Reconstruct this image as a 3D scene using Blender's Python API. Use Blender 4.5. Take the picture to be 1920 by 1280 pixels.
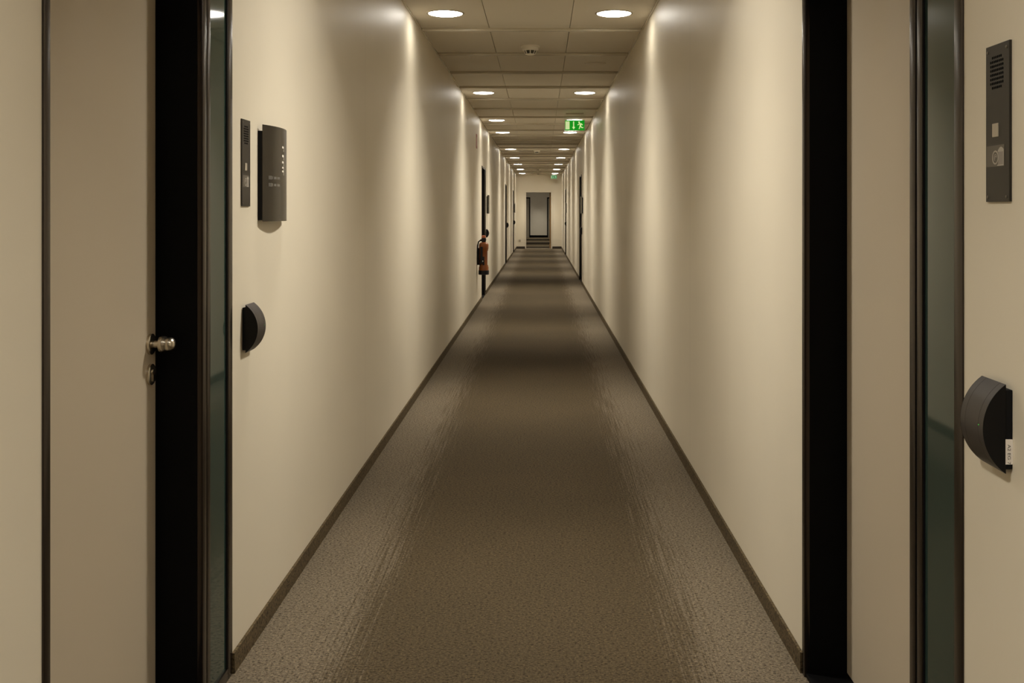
import bpy, bmesh, math, random
from mathutils import Vector, Matrix
random.seed(4)
PI = math.pi
scene = bpy.context.scene
for o in list(bpy.data.objects): bpy.data.objects.remove(o)
C = scene.collection

# ------------------------------------------------------------ camera, world, exposure
F = 1940.0                      # focal length in pixels of the 1920 wide frame
CAM_Z = 1.355
cd = bpy.data.cameras.new('camera'); cam = bpy.data.objects.new('camera', cd); C.objects.link(cam)
cd.sensor_width = 36.0; cd.lens = F / 1920 * 36.0
cd.shift_x = (960 - 1014) / 1920.0
cd.shift_y = -(640 - 397) / 1920.0
cd.clip_start = .05; cd.clip_end = 200
cam.location = (0, 0, CAM_Z); cam.rotation_euler = (PI / 2, 0, 0)
scene.camera = cam
w = bpy.data.worlds.new('world'); scene.world = w; w.use_nodes = True
w.node_tree.nodes['Background'].inputs[0].default_value = (1, .9, .75, 1)
w.node_tree.nodes['Background'].inputs[1].default_value = 0.0
scene.view_settings.view_transform = 'Standard'
scene.view_settings.look = 'None'
scene.view_settings.exposure = 0.0
scene.view_settings.gamma = 1.0
scene.cycles.max_bounces = 12
scene.cycles.diffuse_bounces = 8
scene.cycles.glossy_bounces = 5
scene.cycles.sample_clamp_indirect = 8.0
scene.cycles.caustics_reflective = True
LAMP = 28.0                     # glow of the diffusers
BEAM = 19.5                     # watts of each downlight's beam
TILT = 30.0
SPREAD = 94.0                  # beam spread in degrees
LAMP_COL = (1.0, .95, .855)

# ------------------------------------------------------------ measures (metres)
XL, XR = -.9074, .7713          # wall faces
H = 2.735                       # ceiling
Y0, Y1 = -6.0, 38.0             # rear and far wall
TILE = 1.197; TY = 7.79         # cross joint spacing and one joint
DOOR_H = 2.065; DOOR_L = 1.155; REC = .12

# ------------------------------------------------------------ materials
def nmat(name, col, rough=.5, metal=0, spec=.5, emit=None, es=0, coat=0, ior=1.5):
    m = bpy.data.materials.new(name); m.use_nodes = True
    b = m.node_tree.nodes['Principled BSDF']
    b.inputs['Base Color'].default_value = (*col, 1)
    b.inputs['Roughness'].default_value = rough
    b.inputs['Metallic'].default_value = metal
    b.inputs['IOR'].default_value = ior
    b.inputs['Specular IOR Level'].default_value = spec
    b.inputs['Coat Weight'].default_value = coat
    if emit:
        b.inputs['Emission Color'].default_value = (*emit, 1)
        b.inputs['Emission Strength'].default_value = es
    return m
class G:
    """small node graph helper"""
    def __init__(s, m): s.t = m.node_tree; s.b = s.t.nodes['Principled BSDF']
    def n(s, kind, **kw):
        x = s.t.nodes.new(kind)
        for k, v in kw.items(): setattr(x, k, v)
        return x
    def l(s, a, b): s.t.links.new(a, b)
    def put(s, sock, v):
        if hasattr(v, 'is_linked') or isinstance(v, bpy.types.NodeSocket): s.l(v, sock)
        else: sock.default_value = v
    def math(s, op, a, b=0.0, c=0.0):
        x = s.n('ShaderNodeMath', operation=op)
        s.put(x.inputs[0], a); s.put(x.inputs[1], b); s.put(x.inputs[2], c)
        return x.outputs[0]
    def pos(s):
        g = s.n('ShaderNodeNewGeometry'); sp = s.n('ShaderNodeSeparateXYZ'); s.l(g.outputs['Position'], sp.inputs[0])
        return g.outputs['Position'], sp.outputs
    def scaled(s, v, sc):
        x = s.n('ShaderNodeVectorMath', operation='MULTIPLY'); s.l(v, x.inputs[0]); x.inputs[1].default_value = sc
        return x.outputs[0]
    def noise(s, v, scale, detail=2, rough=.5):
        x = s.n('ShaderNodeTexNoise'); s.l(v, x.inputs['Vector'])
        x.inputs['Scale'].default_value = scale; x.inputs['Detail'].default_value = detail; x.inputs['Roughness'].default_value = rough
        return x.outputs['Fac']
    def ss(s, v, a, b, lo=0.0, hi=1.0):
        x = s.n('ShaderNodeMapRange', interpolation_type='SMOOTHSTEP'); s.l(v, x.inputs[0])
        for i, q in enumerate((a, b, lo, hi)): x.inputs[1 + i].default_value = q
        return x.outputs[0]
    def mix(s, f, a, b, blend='MIX'):
        x = s.n('ShaderNodeMix', data_type='RGBA', blend_type=blend)
        s.put(x.inputs[0], f)
        for i, q in ((6, a), (7, b)):
            if isinstance(q, tuple): x.inputs[i].default_value = (*q, 1)
            else: s.l(q, x.inputs[i])
        return x.outputs[2]
    def bump(s, h, strength, dist):
        x = s.n('ShaderNodeBump'); s.l(h, x.inputs['Height'])
        x.inputs['Strength'].default_value = strength; x.inputs['Distance'].default_value = dist
        s.l(x.outputs[0], s.b.inputs['Normal'])

WALL_C = (.66, .595, .47)
def wall_material():
    m = nmat('cream_wall_panel', WALL_C, .34, spec=.5)
    g = G(m); p, xyz = g.pos()
    # vertical butt joints every 1.2 m along the corridor
    f = g.math('FRACT', g.math('DIVIDE', g.math('ADD', xyz[1], 12 * 2.4 - 5.35 + 1.2), 2.4))
    d = g.math('ABSOLUTE', g.math('SUBTRACT', f, .5))
    seam = g.ss(d, .0003, .0008, 1, 0)
    soft = g.noise(p, 1.3, 3)
    col = g.mix(g.ss(soft, .3, .7), tuple(c * .97 for c in WALL_C), tuple(c * 1.02 for c in WALL_C))
    col = g.mix(g.math('MULTIPLY', seam, .55), col, (.20, .16, .10))
    g.l(col, g.b.inputs['Base Color'])
    g.b.inputs['Roughness'].default_value = .45
    h = g.math('SUBTRACT', g.math('MULTIPLY', g.noise(p, 260, 2), .03), seam)
    g.bump(h, .25, .002)
    return m
def carpet_material(border=True, col_shift=1.0):
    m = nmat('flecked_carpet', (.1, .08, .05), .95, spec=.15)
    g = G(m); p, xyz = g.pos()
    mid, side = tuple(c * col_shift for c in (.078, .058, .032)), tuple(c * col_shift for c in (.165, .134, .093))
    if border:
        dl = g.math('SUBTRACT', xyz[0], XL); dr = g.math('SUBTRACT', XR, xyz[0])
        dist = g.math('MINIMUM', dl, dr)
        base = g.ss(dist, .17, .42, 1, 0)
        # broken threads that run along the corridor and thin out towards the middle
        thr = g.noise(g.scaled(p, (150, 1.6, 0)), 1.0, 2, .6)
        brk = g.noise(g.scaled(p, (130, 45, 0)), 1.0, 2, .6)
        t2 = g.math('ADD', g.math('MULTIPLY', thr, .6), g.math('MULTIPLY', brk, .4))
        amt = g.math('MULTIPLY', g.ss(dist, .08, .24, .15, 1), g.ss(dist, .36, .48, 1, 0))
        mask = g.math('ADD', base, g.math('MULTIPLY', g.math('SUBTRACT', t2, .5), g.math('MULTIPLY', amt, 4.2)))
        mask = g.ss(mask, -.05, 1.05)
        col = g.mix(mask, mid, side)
    else:
        col = g.mix(0.0, mid, side)
    fl = g.noise(g.scaled(p, (95, 115, 95)), 1.0, 4, .72)
    dark = g.ss(fl, .36, .52, 1, 0)
    fl2 = g.noise(g.scaled(p, (130, 170, 130)), 1.0, 3, .7)
    lite = g.ss(fl2, .48, .66, 0, 1)
    col = g.mix(g.math('MULTIPLY', dark, .80), col, (.014, .009, .004))
    c2 = g.n('ShaderNodeMix', data_type='RGBA', blend_type='MULTIPLY'); c2.inputs[0].default_value = 1
    g.l(col, c2.inputs[6]); cr = g.mix(lite, (.86, .86, .86), (1.55, 1.5, 1.4)); g.l(cr, c2.inputs[7])
    big = g.mix(g.ss(g.noise(p, .9, 2), .3, .7), (.93, .93, .93), (1.06, 1.05, 1.05))
    c3 = g.n('ShaderNodeMix', data_type='RGBA', blend_type='MULTIPLY'); c3.inputs[0].default_value = 1
    g.l(c2.outputs[2], c3.inputs[6]); g.l(big, c3.inputs[7])
    g.l(c3.outputs[2], g.b.inputs['Base Color'])
    g.bump(fl, .5, .003)
    return m
def speckle(m, scale=400, amt=.06, dist=.0004):
    g = G(m); tc = g.n('ShaderNodeTexCoord'); g.bump(g.noise(tc.outputs['Object'], scale, 2), amt, dist); return m
M = {}
M['wall'] = wall_material()
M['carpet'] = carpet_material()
M['carpet_plain'] = carpet_material(False, 1.35)
M['carpet_plain'].name = 'carpet_strip'
M['tile'] = speckle(nmat('ceiling_tile', (.62, .565, .465), .6, spec=.35), 300, .1)
M['rail'] = speckle(nmat('ceiling_rail_lacquer', (.58, .53, .43), .24, metal=.3), 200)
M['gap'] = nmat('shadow_gap', (.09, .075, .05), .8)
M['leaf'] = speckle(nmat('door_leaf_laminate', (.50, .425, .315), .42), 300)
M['bronze'] = speckle(nmat('bronze_anodised_metal', (.055, .044, .037), .25, metal=.85), 500, .04)
M['black'] = speckle(nmat('black_powder_coat', (.0012, .0012, .0015), .6, spec=.12), 500)
M['gasket'] = nmat('black_rubber_gasket', (.003, .003, .004), .6, spec=.2)
M['glass'] = nmat('dark_green_glass', (.026, .046, .038), .045, spec=.75, ior=1.52)
M['steel'] = speckle(nmat('brushed_steel', (.62, .56, .46), .27, metal=1), 700, .05)
M['screw'] = nmat('dark_steel_screw', (.20, .18, .15), .4, metal=.8)
M['plastic'] = speckle(nmat('dark_grey_brown_plastic', (.036, .030, .027), .42), 900, .1)
M['cap'] = nmat('reader_end_shade', (.004, .0035, .0035), .6, spec=.2)  # shade on the readers' unlit ends, put into the colour
M['panel'] = speckle(nmat('dark_bronze_faceplate', (.016, .0125, .009), .38, metal=.1), 900, .05)
M['sheet'] = speckle(nmat('dark_grey_sheet_metal', (.058, .050, .038), .27, metal=.6), 600, .04)
M['hole'] = nmat('hole_black', (.002, .002, .002), .9, spec=.1)
M['button'] = nmat('beige_push_button', (.38, .33, .25), .5)
M['sticker'] = nmat('grey_film_sticker', (.105, .09, .068), .5)
M['sticker_light'] = nmat('pale_grey_print', (.38, .34, .28), .5)
M['sticker_mid'] = nmat('mid_grey_print', (.25, .22, .185), .5)
M['white_label'] = nmat('white_label', (.75, .70, .64), .6)
M['ink'] = nmat('dark_ink', (.06, .05, .045), .7)
M['mark'] = nmat('pale_mark', (.60, .56, .47), .5)
M['faint_mark'] = nmat('faint_grey_mark', (.12, .11, .09), .6)
M['led'] = nmat('green_led', (.05, .3, .05), .4, emit=(.1, .8, .1), es=.35)
M['white_paint'] = nmat('white_enamel', (.60, .54, .43), .4)
M['lamp'] = nmat('lamp_diffuser', (.9, .88, .8), .4, emit=LAMP_COL, es=LAMP)
M['detector'] = nmat('detector_plastic', (.80, .75, .65), .4)
M['slot'] = nmat('detector_slot', (.05, .045, .03), .7)
M['sign_green'] = nmat('exit_sign_green', (.0, .30, .01), .35, emit=(.0, .40, .012), es=.55)
M['sign_white'] = nmat('exit_sign_pictogram', (.7, .75, .5), .4, emit=(.62, .80, .38), es=.75)
M['sign_far_green'] = nmat('dim_exit_sign_green', (.0, .16, .035), .4, emit=(.0, .15, .045), es=.5)
M['sign_far_white'] = nmat('dim_exit_sign_pictogram', (.35, .55, .35), .4, emit=(.25, .45, .25), es=.3)
def acrylic():
    m = nmat('clear_acrylic', (.9, .95, .9), .08, ior=1.49); m.node_tree.nodes['Principled BSDF'].inputs['Transmission Weight'].default_value = 1; return m
M['acrylic'] = acrylic()
M['sign_body'] = nmat('exit_sign_housing', (.62, .57, .47), .4)
M['red'] = speckle(nmat('extinguisher_orange_red', (.29, .080, .011), .35, coat=.15), 200)
M['red_bright'] = nmat('strike_knob_red', (.60, .17, .07), .4)
M['rubber'] = nmat('black_rubber', (.006, .005, .007), .6)
M['sign_red'] = nmat('sign_red', (.30, .03, .02), .5)
M['dark_skirting'] = nmat('dark_brown_skirting', (.030, .020, .012), .5)
M['wood_edge'] = nmat('brown_door_edge', (.22, .13, .05), .5)
M['door_grey'] = nmat('grey_beige_door', (.30, .26, .19), .5)
M['metal_strip'] = nmat('threshold_metal', (.55, .48, .36), .35, metal=.4)
M['socket'] = nmat('socket_plastic', (.42, .36, .27), .5)

# ------------------------------------------------------------ mesh helpers
def box(bm, x0, x1, y0, y1, z0, z1, bev=0):
    t = bmesh.new()
    vs = [t.verts.new((x, y, z)) for x in (x0, x1) for y in (y0, y1) for z in (z0, z1)]
    for f in ((0, 1, 3, 2), (4, 6, 7, 5), (0, 4, 5, 1), (2, 3, 7, 6), (0, 2, 6, 4), (1, 5, 7, 3)): t.faces.new([vs[i] for i in f])
    bmesh.ops.recalc_face_normals(t, faces=t.faces)
    if bev: bmesh.ops.bevel(t, geom=t.edges[:], offset=bev, segments=2, affect='EDGES', profile=.6)
    merge(bm, t)
def merge(bm, t, mtx=None):
    if mtx: bmesh.ops.transform(t, matrix=mtx, verts=t.verts)
    me = bpy.data.meshes.new('tmp'); t.to_mesh(me); t.free(); bm.from_mesh(me); bpy.data.meshes.remove(me)
def lathe(bm, prof, seg=40, axis='Z', at=(0, 0, 0)):
    """prof: (radius, height) from one end to the other"""
    t = bmesh.new(); rings = []
    for r, h in prof:
        if r < 1e-6: rings.append([t.verts.new((0, 0, h))])
        else: rings.append([t.verts.new((r * math.cos(2 * PI * i / seg), r * math.sin(2 * PI * i / seg), h)) for i in range(seg)])
    for a, b in zip(rings, rings[1:]):
        for i in range(seg):
            j = (i + 1) % seg
            if len(a) == 1 and len(b) == 1: continue
            if len(a) == 1: t.faces.new((a[0], b[j], b[i]))
            elif len(b) == 1: t.faces.new((a[i], a[j], b[0]))
            else: t.faces.new((a[i], a[j], b[j], b[i]))
    if len(rings[0]) > 1: t.faces.new(rings[0][::-1])
    if len(rings[-1]) > 1: t.faces.new(rings[-1])
    bmesh.ops.recalc_face_normals(t, faces=t.faces)
    mtx = Matrix.Translation(at)
    if axis == 'X': mtx = mtx @ Matrix.Rotation(PI / 2, 4, 'Y')
    if axis == 'Y': mtx = mtx @ Matrix.Rotation(-PI / 2, 4, 'X')
    merge(bm, t, mtx)
def prism(bm, pts, frame, depth):
    """pts: 2-D outline; frame(u, v, w) -> point; w in 0..depth"""
    t = bmesh.new()
    a = [t.verts.new(frame(u, v, 0)) for u, v in pts]; b = [t.verts.new(frame(u, v, depth)) for u, v in pts]
    n = len(pts); t.faces.new(a); t.faces.new(b[::-1])
    for i in range(n): t.faces.new((a[i], a[(i + 1) % n], b[(i + 1) % n], b[i]))
    bmesh.ops.recalc_face_normals(t, faces=t.faces); merge(bm, t)
def tube(bm, pts, r, seg=10):
    t = bmesh.new(); rings = []; P = [Vector(p) for p in pts]
    for i, p in enumerate(P):
        d = (P[min(i + 1, len(P) - 1)] - P[max(i - 1, 0)]).normalized()
        u = d.cross(Vector((0, 1, 0))); u = (u if u.length > .1 else d.cross(Vector((1, 0, 0)))).normalized(); v = d.cross(u)
        rings.append([t.verts.new(p + r * (math.cos(2 * PI * k / seg) * u + math.sin(2 * PI * k / seg) * v)) for k in range(seg)])
    for a, b in zip(rings, rings[1:]):
        for k in range(seg): t.faces.new((a[k], a[(k + 1) % seg], b[(k + 1) % seg], b[k]))
    t.faces.new(rings[0][::-1]); t.faces.new(rings[-1]); bmesh.ops.recalc_face_normals(t, faces=t.faces); merge(bm, t)
def circ(cx, cy, r, n=32, a0=0, a1=2 * PI):
    full = abs(a1 - a0 - 2 * PI) < 1e-6
    k = n if full else n + 1
    return [(cx + r * math.cos(a0 + (a1 - a0) * i / n), cy + r * math.sin(a0 + (a1 - a0) * i / n)) for i in range(k)]
def obj(name, bm, mat, parent=None, smooth=0, loc=None):
    me = bpy.data.meshes.new(name); bm.to_mesh(me); bm.free(); me.materials.append(mat)
    if smooth:
        for p in me.polygons: p.use_smooth = True
        me.set_sharp_from_angle(angle=math.radians(smooth))
    o = bpy.data.objects.new(name, me); C.objects.link(o)
    if parent: o.parent = parent
    if loc: o.location = loc
    return o
def B(*a, bev=0):
    bm = bmesh.new(); box(bm, *a, bev=bev); return bm
def tag(o, label, cat, group=None, kind=None):
    o['label'] = label; o['category'] = cat
    if group: o['group'] = group
    if kind: o['kind'] = kind
    return o
def thing(name, label, cat, loc=(0, 0, 0), rz=0, group=None, kind=None):
    o = bpy.data.objects.new(name, None); C.objects.link(o); o.empty_display_size = .1
    o.location = loc; o.rotation_euler = (0, 0, rz)
    return tag(o, label, cat, group, kind)
def copy_tree(root, loc, rz, label, skip=()):
    r = root.copy(); C.objects.link(r); r.location = loc; r.rotation_euler = (0, 0, rz); r['label'] = label
    for ch in list(root.children):
        if ch.name.split('.')[0] in skip: continue
        c = ch.copy(); C.objects.link(c); c.parent = r
        for s in list(ch.children):
            d = s.copy(); C.objects.link(d); d.parent = c
    return r

# ------------------------------------------------------------ room shell
# door units: (side, y of the near outer frame edge)
UNITS_L = [1.881, 15.85, 26.35, 33.6]
UNITS_R = [1.885, 19.45, 31.5]
def side_wall(name, x_face, out, units, label):
    bm = bmesh.new()
    T, D = .40, .19
    def xb(a, b):                                  # depth range behind the face
        p, q = x_face + out * a, x_face + out * b
        return (min(p, q), max(p, q))
    b0, b1 = xb(D, T); box(bm, b0, b1, Y0, Y1, 0, H + .1)
    f0, f1 = xb(0, D + .001); y = Y0
    for u in units:
        box(bm, f0, f1, y, u, 0, H + .1)
        box(bm, f0, f1, u, u + DOOR_L, DOOR_H, H + .1)
        y = u + DOOR_L
    box(bm, f0, f1, y, Y1, 0, H + .1)
    return tag(obj(name, bm, M['wall']), label, 'wall', kind='structure')
side_wall('wall_left', XL, -1, UNITS_L, 'long cream panelled corridor wall on the left')
side_wall('wall_right', XR, 1, UNITS_R, 'long cream panelled corridor wall on the right')
tag(obj('wall_rear', B(XL - .4, XR + .4, Y0 - .2, Y0, 0, H + .1), M['wall']), 'cream wall closing the corridor behind the viewer', 'wall', kind='structure')
# far wall with a doorway
DX0, DX1, DZ = -.58, .42, 2.10
bm = bmesh.new()
box(bm, -2.4, DX0, Y1, Y1 + .15, 0, H + .1); box(bm, DX1, 2.4, Y1, Y1 + .15, 0, H + .1); box(bm, DX0, DX1, Y1, Y1 + .15, DZ, H + .1)
tag(obj('wall_far', bm, M['wall']), 'cream end wall of the corridor around an open doorway', 'wall', kind='structure')
# lobby beyond the doorway
Y2 = 54.6
tag(obj('wall_lobby', B(-2.4, 2.4, Y2, Y2 + .2, 0, H + .1), M['wall']), 'pale wall between two black framed doors beyond the doorway', 'wall', kind='structure')
tag(obj('wall_lobby_left', B(-2.6, -2.4, Y1, Y2 + .2, 0, H + .1), M['wall']), 'left wall of the space beyond the doorway', 'wall', kind='structure')
tag(obj('wall_lobby_right', B(2.4, 2.6, Y1, Y2 + .2, 0, H + .1), M['wall']), 'right wall of the space beyond the doorway', 'wall', kind='structure')
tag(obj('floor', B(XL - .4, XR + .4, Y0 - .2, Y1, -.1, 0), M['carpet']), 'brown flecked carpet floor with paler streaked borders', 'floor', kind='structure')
tag(obj('floor_lobby', B(-2.6, 2.6, Y1, Y2 + .2, -.1, 0), M['carpet_plain']), 'brown carpet beyond the far doorway', 'floor', kind='structure')
tag(obj('ceiling_lobby', B(-2.6, 2.6, Y1 + .15, Y2 + .2, H, H + .1), M['tile']), 'ceiling beyond the far doorway', 'ceiling', kind='structure')

# ceiling: slab, tiles, exposed cross rails and wall angles
ceil = tag(obj('ceiling', B(XL, XR, Y0, Y1, H + .02, H + .12), M['gap']), 'suspended corridor ceiling of beige metal tiles in three columns', 'ceiling', kind='structure')
bm = bmesh.new(); k0 = math.floor((Y0 - TY) / TILE); k1 = math.ceil((Y1 - TY) / TILE)
cols = [(XL + .006, -.389), (-.385, .215), (.219, XR - .006)]
for k in range(k0, k1):
    ya, yb = max(TY + k * TILE, Y0) + .004, min(TY + (k + 1) * TILE, Y1) - .004
    for a, b in cols: box(bm, a, b, ya, yb, H, H + .02, bev=.0015)
obj('tile_field', bm, M['tile'], ceil)
for k in range(k0 + 1, k1):
    y = TY + k * TILE
    if y < Y1 - .05: obj('cross_rail', B(XL + .012, XR - .012, y - .013, y + .013, H - .024, H + .006, bev=.009), M['rail'], ceil, smooth=70)
for s, x in ((1, XL), (-1, XR)):
    obj('wall_angle', B(min(x, x + s * .012), max(x, x + s * .012), Y0, Y1, H - .005, H), M['rail'], ceil)

# carpet skirting on both sides, broken at the doors
for name, x, s, units, lab in (('baseboard_left', XL, 1, UNITS_L, 'narrow carpet skirting along the foot of the left wall'),
                               ('baseboard_right', XR, -1, UNITS_R, 'narrow carpet skirting along the foot of the right wall')):
    bm = bmesh.new(); y = Y0
    a, b = min(x, x + s * .009), max(x, x + s * .009)
    for u in list(units) + [None]:
        e = u if u is not None else Y1 - .0
        box(bm, a, b, y, e, 0, .06)
        y = (u or 0) + DOOR_L
    tag(obj(name, bm, M['carpet_plain']), lab, 'skirting', kind='structure')
bm = bmesh.new(); box(bm, XL + .01, DX0 - .0, Y1 - .014, Y1, 0, .085); box(bm, DX1, XR - .01, Y1 - .014, Y1, 0, .085)
tag(obj('baseboard_far', bm, M['dark_skirting']), 'dark brown skirting on the end wall beside the doorway', 'skirting', kind='structure')

# ------------------------------------------------------------ office door unit (recessed leaf + glass sidelight)
def make_door():
    t = thing('door_1', 'near left door with pale leaf, black frame, steel knob and narrow glass panel', 'door', (XL, UNITS_L[0], 0), 0, kind='structure')
    P = .004
    bm = bmesh.new()                                # frame profiles lying on the wall face
    box(bm, -.012, P, 0, .026, 0, DOOR_H, bev=.002)
    box(bm, -.012, P, .886, .917, 0, DOOR_H, bev=.002)
    box(bm, -.012, P - .001, .925, .953, 0, DOOR_H, bev=.002)
    box(bm, -.012, P - .001, 1.115, DOOR_L, 0, DOOR_H, bev=.002)
    box(bm, -.012, P, .026, .886, DOOR_H - .03, DOOR_H, bev=.002)
    box(bm, -.012, P - .001, .953, 1.115, DOOR_H - .03, DOOR_H, bev=.002)
    box(bm, -.012, P - .001, .953, 1.115, 0, .034, bev=.002)
    obj('frame', bm, M['bronze'], t, smooth=40)
    bm = bmesh.new()                                # black reveals of the recess
    box(bm, -.185, -.0121, .001, .025, 0, DOOR_H - .001)
    box(bm, -.185, -.0121, .885, .953, 0, DOOR_H - .001)
    box(bm, -.0121, .001, .917, .925, 0, DOOR_H - .001)
    box(bm, -.185, -.0121, .025, .885, DOOR_H - .028, DOOR_H - .001)
    obj('reveal', bm, M['black'], t)
    bm = bmesh.new()
    box(bm, -.012, .0, 1.109, 1.116, .03, DOOR_H - .028)
    box(bm, -.012, .0, .953, .955, .03, DOOR_H - .028)
    obj('gasket', bm, M['gasket'], t)
    obj('glass_pane', B(-.010, -.0035, .9535, 1.1145, .033, DOOR_H - .029), M['glass'], t)
    obj('back_panel', B(-.185, -.02, .955, DOOR_L - .001, 0, DOOR_H - .001), M['black'], t)
    obj('threshold', B(-REC - .04, -.001, .0255, .8845, 0, .012, bev=.002), M['black'], t)
    leaf = obj('leaf', B(-REC - .045, -REC, .027, .878, .014, DOOR_H - .032, bev=.0015), M['leaf'], t)
    yk = .838
    bm = bmesh.new()
    lathe(bm, [(.0275, -.001), (.0275, .0065), (.0255, .008), (.010, .008), (.0095, .0235), (.0195, .0265), (.0215, .032),
               (.0210, .039), (.0178, .044), (.0185, .050), (.0178, .057), (.013, .0635), (.006, .0665), (0, .067)], 40, 'X', (-REC, yk, 1.0075))
    obj('knob', bm, M['steel'], leaf, smooth=40)
    bm = bmesh.new()
    lathe(bm, [(.0275, -.001), (.0275, .0065), (.0255, .008), (0, .008)], 40, 'X', (-REC, yk, .928))
    lathe(bm, [(.0085, .0), (.0085, .0115), (0, .0115)], 20, 'X', (-REC, yk, .934)); box(bm, -REC, -REC + .0115, yk - .005, yk + .005, .910, .934)
    obj('key_escutcheon', bm, M['steel'], leaf, smooth=40)
    return t
door = make_door()
def right_y(u): return u + DOOR_L
copy_tree(door, (XR, right_y(UNITS_R[0]), 0), PI, 'near right door with pale leaf, black frame and narrow glass panel').name = 'door_2'
copy_tree(door, (XL, UNITS_L[1], 0), 0, 'black framed door on the left wall behind the fire extinguisher').name = 'door_3'
copy_tree(door, (XR, right_y(UNITS_R[1]), 0), PI, 'second black framed door along the right wall').name = 'door_4'
copy_tree(door, (XL, UNITS_L[2], 0), 0, 'third black framed door along the left wall, no sign plate beside it').name = 'door_5'
copy_tree(door, (XR, right_y(UNITS_R[2]), 0), PI, 'farthest black framed door along the right wall').name = 'door_6'
copy_tree(door, (XL, UNITS_L[3], 0), 0, 'farthest black framed door along the left wall').name = 'door_7'

# far open doorway
t = thing('door_8', 'open doorway in the end wall with its leaf swung away on the right', 'door', (0, Y1, 0), kind='structure')
bm = bmesh.new()
box(bm, DX0 - .012, DX0 + .04, -.012, .16, 0, DZ + .01, bev=.003); box(bm, DX1 - .04, DX1 + .012, -.012, .16, 0, DZ + .01, bev=.003)
box(bm, DX0 + .04, DX1 - .04, -.012, .16, DZ - .03, DZ + .01, bev=.003)
obj('frame', bm, M['white_paint'], t)
obj('threshold', B(DX0 + .03, DX1 - .03, -.03, .14, -.002, .010, bev=.002), M['metal_strip'], t)
lf = obj('leaf', B(.325, .375, .165, 1.03, .012, DZ - .035, bev=.002), M['wood_edge'], t)
bm = bmesh.new(); tube(bm, [(.325, .96, 1.05), (.27, .96, 1.05), (.27, .85, 1.05)], .010); obj('lever', bm, M['steel'], lf, smooth=60)
# two closed doors at the end of the lobby
for n, x0, x1, lab in ((9, -1.55, -.56, 'grey black framed door left of the pale wall beyond the doorway'), (10, .33, 1.32, 'pale black framed door right of the pale wall beyond the doorway')):
    t = thing('door_%d' % n, lab, 'door', ((x0 + x1) / 2, Y2, 0), kind='structure'); hw = (x1 - x0) / 2
    bm = bmesh.new(); box(bm, -hw, -hw + .05, -.03, 0, 0, 2.12); box(bm, hw - .05, hw, -.03, 0, 0, 2.12); box(bm, -hw + .05, hw - .05, -.03, 0, 2.06, 2.12)
    obj('frame', bm, M['black'], t); obj('leaf', B(-hw + .05, hw - .05, -.012, -.001, .008, 2.06), M['door_grey'], t)
tag(obj('baseboard_lobby', B(-.56, .33, Y2 - .015, Y2, 0, .12), M['black']), 'black skirting on the pale wall beyond the doorway', 'skirting', kind='structure')

# ------------------------------------------------------------ ceiling lights
def make_light(turn):
    # beam tilt added to even out wall brightness, turned away from the near wall
    t = thing('downlight', '', 'ceiling light', group='round downlights along the corridor ceiling')
    bm = bmesh.new()
    lathe(bm, [(.117, .0), (.117, -.004), (.121, -.0065), (.130, -.004), (.131, .0)], 56); obj('trim_ring', bm, M['rail'], t, smooth=60)
    bm = bmesh.new()
    lathe(bm, [(.1165, 0), (.1165, -.004), (.105, -.008), (.08, -.0105), (.04, -.012), (0, -.0125)], 56); obj('diffuser', bm, M['lamp'], t, smooth=70)
    ld = bpy.data.lights.new('beam', 'AREA'); ld.shape = 'DISK'; ld.size = .20; ld.spread = math.radians(SPREAD)
    ld.energy = BEAM; ld.color = LAMP_COL
    lo = bpy.data.objects.new('beam', ld); C.objects.link(lo); lo.parent = t; lo.location = (0, 0, -.022); lo.rotation_euler = (0, math.radians(-TILT) * turn, 0)
    return t
LX = (-.663, .509)
order = ['nearest in view', 'second from the viewer', 'third from the viewer', 'fourth from the viewer', 'fifth from the viewer',
         'sixth from the viewer', 'seventh from the viewer', 'eighth from the viewer', 'ninth and farthest, just before the end wall']
bases = {'left': make_light(1), 'right': make_light(-1)}; used = set()
def place(side, x, y, label, z=H):
    if side in used: return copy_tree(bases[side], (x, y, z), 0, label)
    used.add(side); b = bases[side]; b.location = (x, y, z); b['label'] = label; return b
ns = [0, 4, 7, 9, 13, 16, 19, 22, 25]
for i, n in enumerate(ns):
    for s, x in (('left', LX[0]), ('right', LX[1])):
        lab = 'lit round ceiling light in the %s row, %s' % (s, order[i])
        if i == 2 and s == 'right': lab = 'lit round ceiling light in the right row, partly behind the bright exit sign'
        if i == 3 and s == 'right': lab = 'lit round ceiling light in the right row, just below the bright exit sign'
        place(s, x, 7.19 + TILE * n, lab)
for n, wh in ((-3, 'above the near doors'), (-5.45, 'nearly over the viewer'), (-9, 'behind the viewer')):
    for s, x in (('left', LX[0]), ('right', LX[1])): place(s, x, 7.19 + TILE * n, 'lit round ceiling light in the %s row %s' % (s, wh))
for y, wh in ((41.5, 'just past the doorway'), (47.5, 'midway across the lobby'), (53.2, 'near the lobby end wall')):
    for s, x in (('left', -.75), ('right', .55)): place(s, x, y, 'lit round lobby ceiling light, %s side, %s' % (s, wh))

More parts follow.
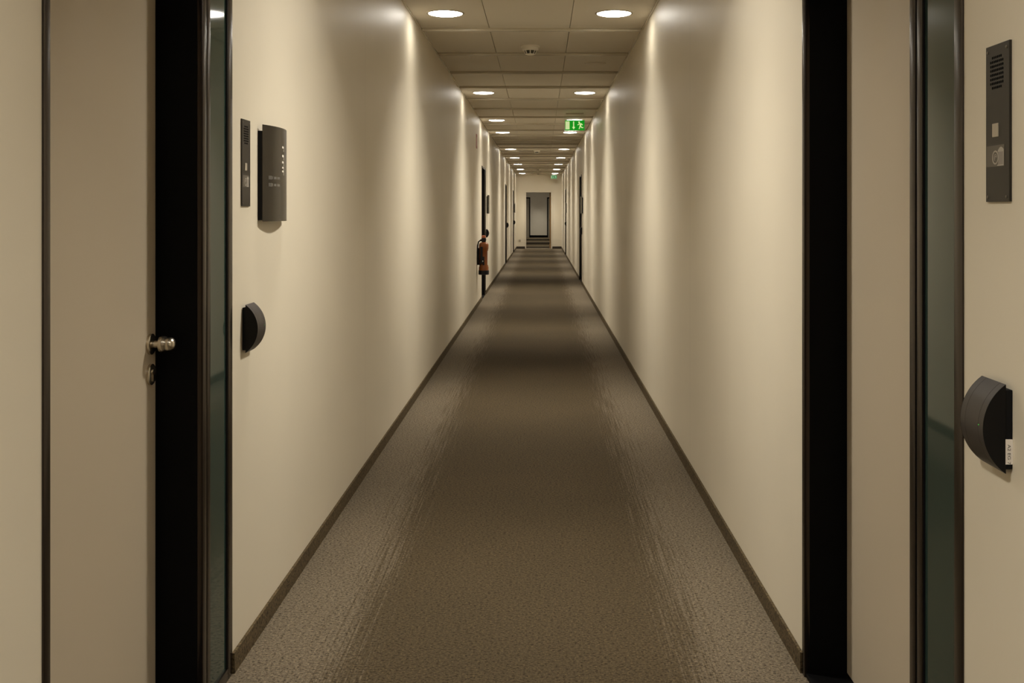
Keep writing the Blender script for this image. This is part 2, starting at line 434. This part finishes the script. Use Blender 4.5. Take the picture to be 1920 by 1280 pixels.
# ------------------------------------------------------------ smoke detectors, blank covers
def make_detector():
    t = thing('smoke_detector', 'white round smoke detector on the middle ceiling tile nearest the viewer', 'smoke detector', (-.088, 8.62, H), group='smoke detectors on the ceiling')
    bm = bmesh.new(); lathe(bm, [(.062, .0), (.062, -.008), (.053, -.010), (.053, -.026), (.046, -.030), (0, -.030)], 40); obj('base', bm, M['detector'], t, smooth=40)
    bm = bmesh.new(); lathe(bm, [(.036, -.030), (.030, -.050), (0, -.050)], 32); obj('sensing_chamber', bm, M['slot'], t, smooth=40)
    bm = bmesh.new(); lathe(bm, [(.028, -.050), (.030, -.054), (.020, -.058), (0, -.059)], 32)
    for k in range(8):
        a = 2 * PI * k / 8 + PI / 8 * 0 - PI / 2
        p, q = (.041 * math.cos(a), .041 * math.sin(a)), (.030 * math.cos(a), .030 * math.sin(a)); tube(bm, [(*p, -.029), (*q, -.053)], .0032, 6)
    obj('cap', bm, M['detector'], t, smooth=40)
    for c in t.children:
        c.data.transform(Matrix.Scale(1.3, 4))
    return t
det = make_detector()
copy_tree(det, (-.088, 23.2, H), 0, 'small smoke detector mid corridor between the fifth pair of lights')
copy_tree(det, (-.088, 33.0, H), 0, 'small smoke detector between the eighth pair of lights')
copy_tree(det, (-.088, 36.6, H), 0, 'farthest small smoke detector near the end wall')
bm = bmesh.new(); lathe(bm, [(.10, .0), (.10, -.004), (.092, -.008), (.05, -.010), (0, -.0105)], 48)
tag(obj('cover_plate', bm, M['tile'], smooth=60, loc=(.505, 9.62, H)), 'flat round beige cover on right ceiling tile beyond first light', 'cover plate', 'round covers on the ceiling')
bm = bmesh.new(); lathe(bm, [(.13, .0), (.13, -.006), (.118, -.012), (0, -.014)], 48)
tag(obj('cover_plate', bm, M['tile'], smooth=60, loc=(-.27, 37.3, H)), 'round cover on the ceiling right before the end wall', 'cover plate', 'round covers on the ceiling')

# ------------------------------------------------------------ exit signs (facing -Y)
def exit_sign(loc, W, Hh, label, green, white, drop):
    t = thing('exit_sign', label, 'exit sign', loc, group='hanging exit signs')
    fr = lambda u, v, w: (u, -w, v)
    obj('housing', B(-W * .46, W * .46, -.014, .020, -.016, 0, bev=.003), M['sign_body'], t)
    top = -drop; bz = top - Hh
    obj('acrylic_plate', B(-W / 2 - .012, W / 2 + .012, .0, .005, bz - .014, -.014), M['acrylic'], t)
    pan = obj('sign_panel', B(-W / 2, W / 2, -.003, -.0005, bz, top), green, t)
    s = Hh; cx = 0; z0 = bz
    bm = bmesh.new()
    def R(u0, u1, v0, v1): prism(bm, [(u0, z0 + v0), (u1, z0 + v0), (u1, z0 + v1), (u0, z0 + v1)], lambda u, v, w: (u, -.0032 - w, v), .001)
    def Pg(p): prism(bm, [(a, z0 + b) for a, b in p], lambda u, v, w: (u, -.0032 - w, v), .001)
    R(-W * .475, -W * .27, s * .10, s * .90)                     # pale door field
    obj('door_symbol', bm, white, pan); bm = bmesh.new()
    R(-W * .085, -W * .03, s * .30, s * .88)                     # arrow shaft
    Pg([(-W * .14, s * .34), (W * .025, s * .34), (-W * .0575, s * .10)])
    obj('arrow', bm, white, pan); bm = bmesh.new()
    x = W * .27
    Pg([(x - .045 * W + a, s * .80 + b) for a, b in circ(0, 0, s * .085, 12)])         # running figure
    Pg([(x - .02 * W, s * .72), (x + .06 * W, s * .68), (x + .055 * W, s * .42), (x - .015 * W, s * .40)])
    Pg([(x - .01 * W, s * .72), (x - .01 * W, s * .62), (x - .12 * W, s * .50), (x - .135 * W, s * .57)])
    Pg([(x + .05 * W, s * .70), (x + .04 * W, s * .62), (x + .12 * W, s * .50), (x + .145 * W, s * .56), (x + .09 * W, s * .69)])
    Pg([(x - .015 * W, s * .46), (x + .03 * W, s * .42), (x - .02 * W, s * .14), (x - .07 * W, s * .14)])
    Pg([(x + .02 * W, s * .46), (x + .06 * W, s * .44), (x + .10 * W, s * .33), (x + .17 * W, s * .33), (x + .17 * W, s * .24), (x + .06 * W, s * .24)])
    obj('running_figure', bm, white, pan)
    return t
exit_sign((.476, 14.5, H), .272, .142, 'bright green exit sign with arrow and running figure, nearest the viewer', M['sign_green'], M['sign_white'], .098)
exit_sign((.475, 37.6, H), .215, .125, 'small dim green exit sign above the far doorway', M['sign_far_green'], M['sign_far_white'], .050)

# ------------------------------------------------------------ wall devices (built for the left wall: x out of the wall, y along it)
def flat(bm, pts, x0, th):                           # outline in (y, z) raised from x0 by th
    prism(bm, pts, lambda u, v, w: (x0 + w, u, v), th)
def make_intercom():
    t = thing('intercom_panel', 'slim dark intercom panel beside the near left door, next to curved sign', 'intercom', (XL, 3.172, 0), group='wall intercom panels')
    z0, z1, hw, T = 1.372, 1.637, .0445, .0045
    fp = obj('faceplate', B(0, T, -hw, hw, z0, z1, bev=.0008), M['panel'], t)
    bm = bmesh.new()
    for r in range(8):
        for c in range(8):
            if r in (0, 7) and c in (0, 7): continue
            flat(bm, circ((c - 3.5) * .0065 - .002, 1.5645 + r * .0073, .0024, 12), T - .001, .0013)
    obj('speaker_grille', bm, M['hole'], t)
    obj('call_button', B(T - .001, T + .0015, -.006 - .011, -.006 + .011, 1.481, 1.504, bev=.0008), M['button'], t)
    st = obj('sticker', B(T - .0005, T + .0004, -.041, .027, 1.431, 1.467), M['sticker'], t)
    bm = bmesh.new()
    o, i = circ(-.0065, 1.4465, .0118, 32), circ(-.0065, 1.4465, .0095, 32)
    for k in range(32):
        j = (k + 1) % 32; flat(bm, [o[k], o[j], i[j], i[k]], T + .0004, .0003)
    for rr in (.0055, .0025):
        o, i = circ(-.0065, 1.4465, rr, 20), circ(-.0065, 1.4465, rr - .0008, 20)
        for k in range(14): flat(bm, [o[k], o[k + 1], i[k + 1], i[k]], T + .0004, .0003)
    flat(bm, [(.003, 1.4555)] + [(.003 + .022 * q / 10, 1.4555 + .008 * math.sin(PI * q / 10 * .8 + .2)) for q in range(11)] + [(.025, 1.4555)], T + .0004, .0003)
    flat(bm, [(.001, 1.432), (.025, 1.432), (.025, 1.434), (.001, 1.434)], T + .0004, .0003)
    flat(bm, [(.0235, 1.434), (.025, 1.434), (.025, 1.4555), (.0235, 1.4555)], T + .0004, .0003)
    obj('pictogram', bm, M['sticker_light'], st)
    bm = bmesh.new(); flat(bm, [(.004, 1.434), (.0235, 1.434), (.0235, 1.4555), (.004, 1.4555)], T + .0004, .0002)
    obj('print_block', bm, M['sticker_mid'], st)
    for y in (-hw + .008, hw - .010):
        for z in (z0 + .008, z1 - .010):
            bm = bmesh.new(); lathe(bm, [(.0028, 0), (.0028, .0012), (.0018, .0018), (0, .0018)], 16, 'X', (T - .0005, y, z)); obj('screw', bm, M['screw'], t, smooth=40)
    return t
ic = make_intercom()
copy_tree(ic, (XR, 1.738, 0), PI, 'large looking dark intercom panel at the right edge beside the glass strip')

def make_reader():
    t = thing('door_reader', 'black half round device on left wall below the curved sign', 'door reader', (XL, 3.184, 0), group='half round door readers')
    R_, chord, sag, hy = 0, .146, .0375, .046
    R_ = (chord ** 2 / 4 + sag ** 2) / (2 * sag); a = math.asin(chord / 2 / R_)
    arc = [(.0115 + sag - R_ + R_ * math.cos(q), R_ * math.sin(q)) for q in [-a + 2 * a * k / 36 for k in range(37)]]
    obj('back_plate', B(0, .0125, -.040, .0455, -.066 + 1.0, .064 + 1.0, bev=.002), M['gasket'], t)
    bm = bmesh.new()
    for y0, y1 in ((-hy + .0012, -.0265), (-.0257, .0257), (.0265, hy - .0012)):
        prism(bm, arc, lambda u, v, w, y0=y0: (u, y0 + w, v + 1.0), y1 - y0)
    inner = [(x - .0012 if x > .013 else x, z * .985) for x, z in arc]
    prism(bm, inner, lambda u, v, w: (u, -.03 + w, v + 1.0), .06)
    cv = obj('cover', bm, M['plastic'], t, smooth=30)
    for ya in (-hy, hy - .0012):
        bm = bmesh.new(); prism(bm, arc, lambda u, v, w: (u, ya + w, v + 1.0), .0012); obj('end_shade', bm, M['cap'], cv)  # thin black slices added for the shade on both end faces
    bm = bmesh.new(); zl = .004; xl = .0115 + sag - R_ + math.sqrt(R_ ** 2 - zl ** 2)
    lathe(bm, [(.0011, -.001), (.0011, .0006), (0, .0008)], 10, 'X', (xl, .029, 1.0 + zl)); obj('status_light', bm, M['led'], cv)
    return t
rd = make_reader()
r2 = copy_tree(rd, (XR, 1.736, 0), PI, 'black half round device on right wall with a small white label')
lb = obj('label_strip', B(.0002, .0122, .0455, .0461, .9425, .9835), M['white_label'], r2); lb['label'] = 'small white paper label'
fc = bpy.data.curves.new('lettering', 'FONT'); fc.body = 'A2 EG 7'; fc.size = .0072; fc.align_x = 'LEFT'; fc.align_y = 'CENTER'
fo = bpy.data.objects.new('lettering', fc); C.objects.link(fo)
bpy.context.view_layer.update()
me = bpy.data.meshes.new_from_object(fo.evaluated_get(bpy.context.evaluated_depsgraph_get())); bpy.data.objects.remove(fo)
# text local x runs down (-z), text up points to the wall; seen from local +y side
me.transform(Matrix(((0, -1, 0, .0066), (0, 0, 1, .0463), (-1, 0, 0, .9745), (0, 0, 0, 1))))
zs = [v.co.z for v in me.vertices]; k = .0325 / (max(zs) - min(zs)); zt = max(zs)
for v in me.vertices: v.co.z = .9752 + (v.co.z - zt) * k
me.materials.clear(); me.materials.append(M['ink']); lo = bpy.data.objects.new('lettering', me); C.objects.link(lo); lo.parent = lb
copy_tree(rd, (XL, UNITS_L[1] + 1.303, 0), 0, 'black half round device past the fire extinguisher on left wall')
copy_tree(rd, (XL, UNITS_L[2] + 1.303, 0), 0, 'tiny black half round device by the third door on the left')
copy_tree(rd, (XL, UNITS_L[3] + 1.303, 0), 0, 'tiny black half round device by the farthest door on the left')
copy_tree(rd, (XR, UNITS_R[1] - .149, 0), PI, 'black half round device by the second door on the right')
copy_tree(rd, (XR, UNITS_R[2] - .149, 0), PI, 'tiny black half round device by the farthest door on the right')

def make_plaque():
    t = thing('door_sign', 'large curved dark grey sign plate near the left door', 'door sign', (XL, 3.468, 0), group='curved sign plates beside the doors')
    z0, z1, hw, e, sg = 1.324, 1.635, .1525, .017, .024
    surf = lambda y: e + sg * (1 - (y / hw) ** 2)
    ys = [-hw + 2 * hw * k / 32 for k in range(33)]
    pts = [(surf(y), y) for y in ys] + [(surf(y) - .002, y) for y in reversed(ys)]
    bm = bmesh.new(); prism(bm, pts, lambda u, v, w: (u, v, z0 + w), z1 - z0); pl = obj('curved_plate', bm, M['sheet'], t, smooth=30)
    bm = bmesh.new(); box(bm, 0, e - .002, -hw + .001, -hw + .010, z0 + .004, z1 - .02); box(bm, 0, e - .002, hw - .010, hw - .001, z0 + .004, z1 - .02); box(bm, 0, .004, -hw + .01, hw - .01, z0 + .004, z1 - .02)
    obj('mounting', bm, M['gasket'], t)
    bm = bmesh.new()
    def strip(y0, y1, za, zb, th=.0005):
        n = max(2, int((y1 - y0) / .006)); q = [y0 + (y1 - y0) * k / n for k in range(n + 1)]
        prism(bm, [(surf(y) + th, y) for y in q] + [(surf(y) - .0005, y) for y in reversed(q)], lambda u, v, w: (u, v, za + w), zb - za)
    for z, h in ((1.571, .007), (1.542, .008), (1.521, .007), (1.503, .006), (1.4905, .006)):
        strip(-.004, .016, z - h / 2, z + h / 2)
        strip(.016, .020, z - h / 2 - .010, z + h / 2)
    obj('large_lettering', bm, M['mark'], pl)
    bm = bmesh.new()
    for z in (1.466, 1.443):
        for a, b, h in ((-.118, -.112, .012), (-.108, -.100, .012), (-.096, -.090, .010), (-.082, -.062, .008), (-.056, -.030, .008)): strip(a, b, z - h / 2, z + h / 2, .0004)
    obj('small_lettering', bm, M['faint_mark'], pl)
    return t
pq = make_plaque()
copy_tree(pq, (XL, UNITS_L[1] + 1.587, 0), 0, 'curved dark sign plate above the half round device past the extinguisher')
copy_tree(pq, (XL, UNITS_L[3] + 1.587, 0), 0, 'curved dark sign plate by the farthest door on the left')
copy_tree(pq, (XR, UNITS_R[1] - .43, 0), PI, 'curved dark sign plate by the second door on the right')
copy_tree(pq, (XR, UNITS_R[2] - .43, 0), PI, 'curved dark sign plate by the farthest door on the right')

# ------------------------------------------------------------ fire extinguisher on the left wall, its sign above
t = thing('fire_extinguisher', 'orange red fire extinguisher with black base and hose hung on left wall', 'fire extinguisher', (XL + .094, 14.75, 0))
bm = bmesh.new()
lathe(bm, [(.060, .51), (.0695, .515), (.0695, .57), (.064, .58), (.064, .82), (.0695, .83), (.0695, .885), (.062, .905), (.045, .918), (.022, .925), (0, .925)], 40)
cy = obj('cylinder', bm, M['red'], t, smooth=40)
bm = bmesh.new(); ang = [-.55 + 1.5 * k / 14 - .9 for k in range(15)]
pts = [(.0648 * math.cos(a), .0648 * math.sin(a)) for a in ang] + [(.0638 * math.cos(a), .0638 * math.sin(a)) for a in reversed(ang)]
pts = [(x, y) for x, y in pts]
prism(bm, [(.0648 * math.cos(a), .0648 * math.sin(a)) for a in [-.55 + 1.1 * k / 12 for k in range(13)]] + [(.0636 * math.cos(a), .0636 * math.sin(a)) for a in [.55 - 1.1 * k / 12 for k in range(13)]], lambda u, v, w: (u, v, .60 + w), .20)
obj('label_patch', bm, M['white_label'], cy)
bm = bmesh.new(); lathe(bm, [(.066, .46), (.075, .465), (.075, .52), (.066, .524), (0, .524)], 40); obj('base', bm, M['rubber'], t, smooth=40)
bm = bmesh.new(); lathe(bm, [(.026, .92), (.030, .93), (.036, .955), (.034, .975), (.015, .985), (0, .985)], 24)
box(bm, -.05, .02, -.018, .018, .935, .965, bev=.004); obj('valve_head', bm, M['rubber'], t, smooth=40)
bm = bmesh.new(); lathe(bm, [(.016, .98), (.028, .990), (.030, 1.005), (.022, 1.018), (0, 1.022)], 24); obj('strike_knob', bm, M['red_bright'], t, smooth=40)
bm = bmesh.new(); tube(bm, [(-.045, -.03, .95), (-.070, -.04, .93), (-.082, -.045, .88), (-.085, -.045, .78), (-.083, -.045, .68), (-.072, -.05, .63), (-.05, -.062, .60), (-.03, -.072, .62), (-.028, -.074, .70)], .0095, 10)
obj('hose', bm, M['rubber'], t, smooth=60)
bm = bmesh.new(); box(bm, -.045, -.012, -.09, -.055, .62, .86, bev=.006); box(bm, -.012, .014, -.075, -.060, .60, .72, bev=.004); obj('nozzle', bm, M['rubber'], t, smooth=60)
bm = bmesh.new(); lathe(bm, [(.010, 0), (.010, .012), (0, .013)], 20, 'Y', (-.012, -.089, .655)); obj('pressure_gauge', bm, M['white_label'], t)
bm = bmesh.new(); box(bm, -.0935, -.060, -.02, .02, .60, .84); obj('wall_bracket', bm, M['rubber'], t)
t = thing('extinguisher_sign', 'small flat red sign on the left wall above the fire extinguisher', 'sign', (XL, 14.6, 2.35))
pn = obj('sign_plate', B(0, .004, -.09, .09, -.10, .10, bev=.0008), M['sign_red'], t)
bm = bmesh.new(); flat(bm, [(-.03, -.07), (.015, -.07), (.015, .03), (.005, .045), (.028, .045), (.040, .018), (.047, .022), (.034, .058), (-.02, .058), (-.03, .03)], .004, .0005); obj('pictogram', bm, M['white_label'], pn)

# ------------------------------------------------------------ wall socket on the end wall
t = thing('wall_socket', 'small beige wall socket low on the end wall left of the doorway', 'wall socket', (-.775, Y1, .30))
obj('cover', B(-.04, .04, -.010, 0, -.04, .04, bev=.003), M['socket'], t)
bm = bmesh.new(); lathe(bm, [(.020, 0), (.020, -.003), (0, -.003)], 24, 'Y', (0, -.009, 0)); obj('outlet', bm, M['button'], t)
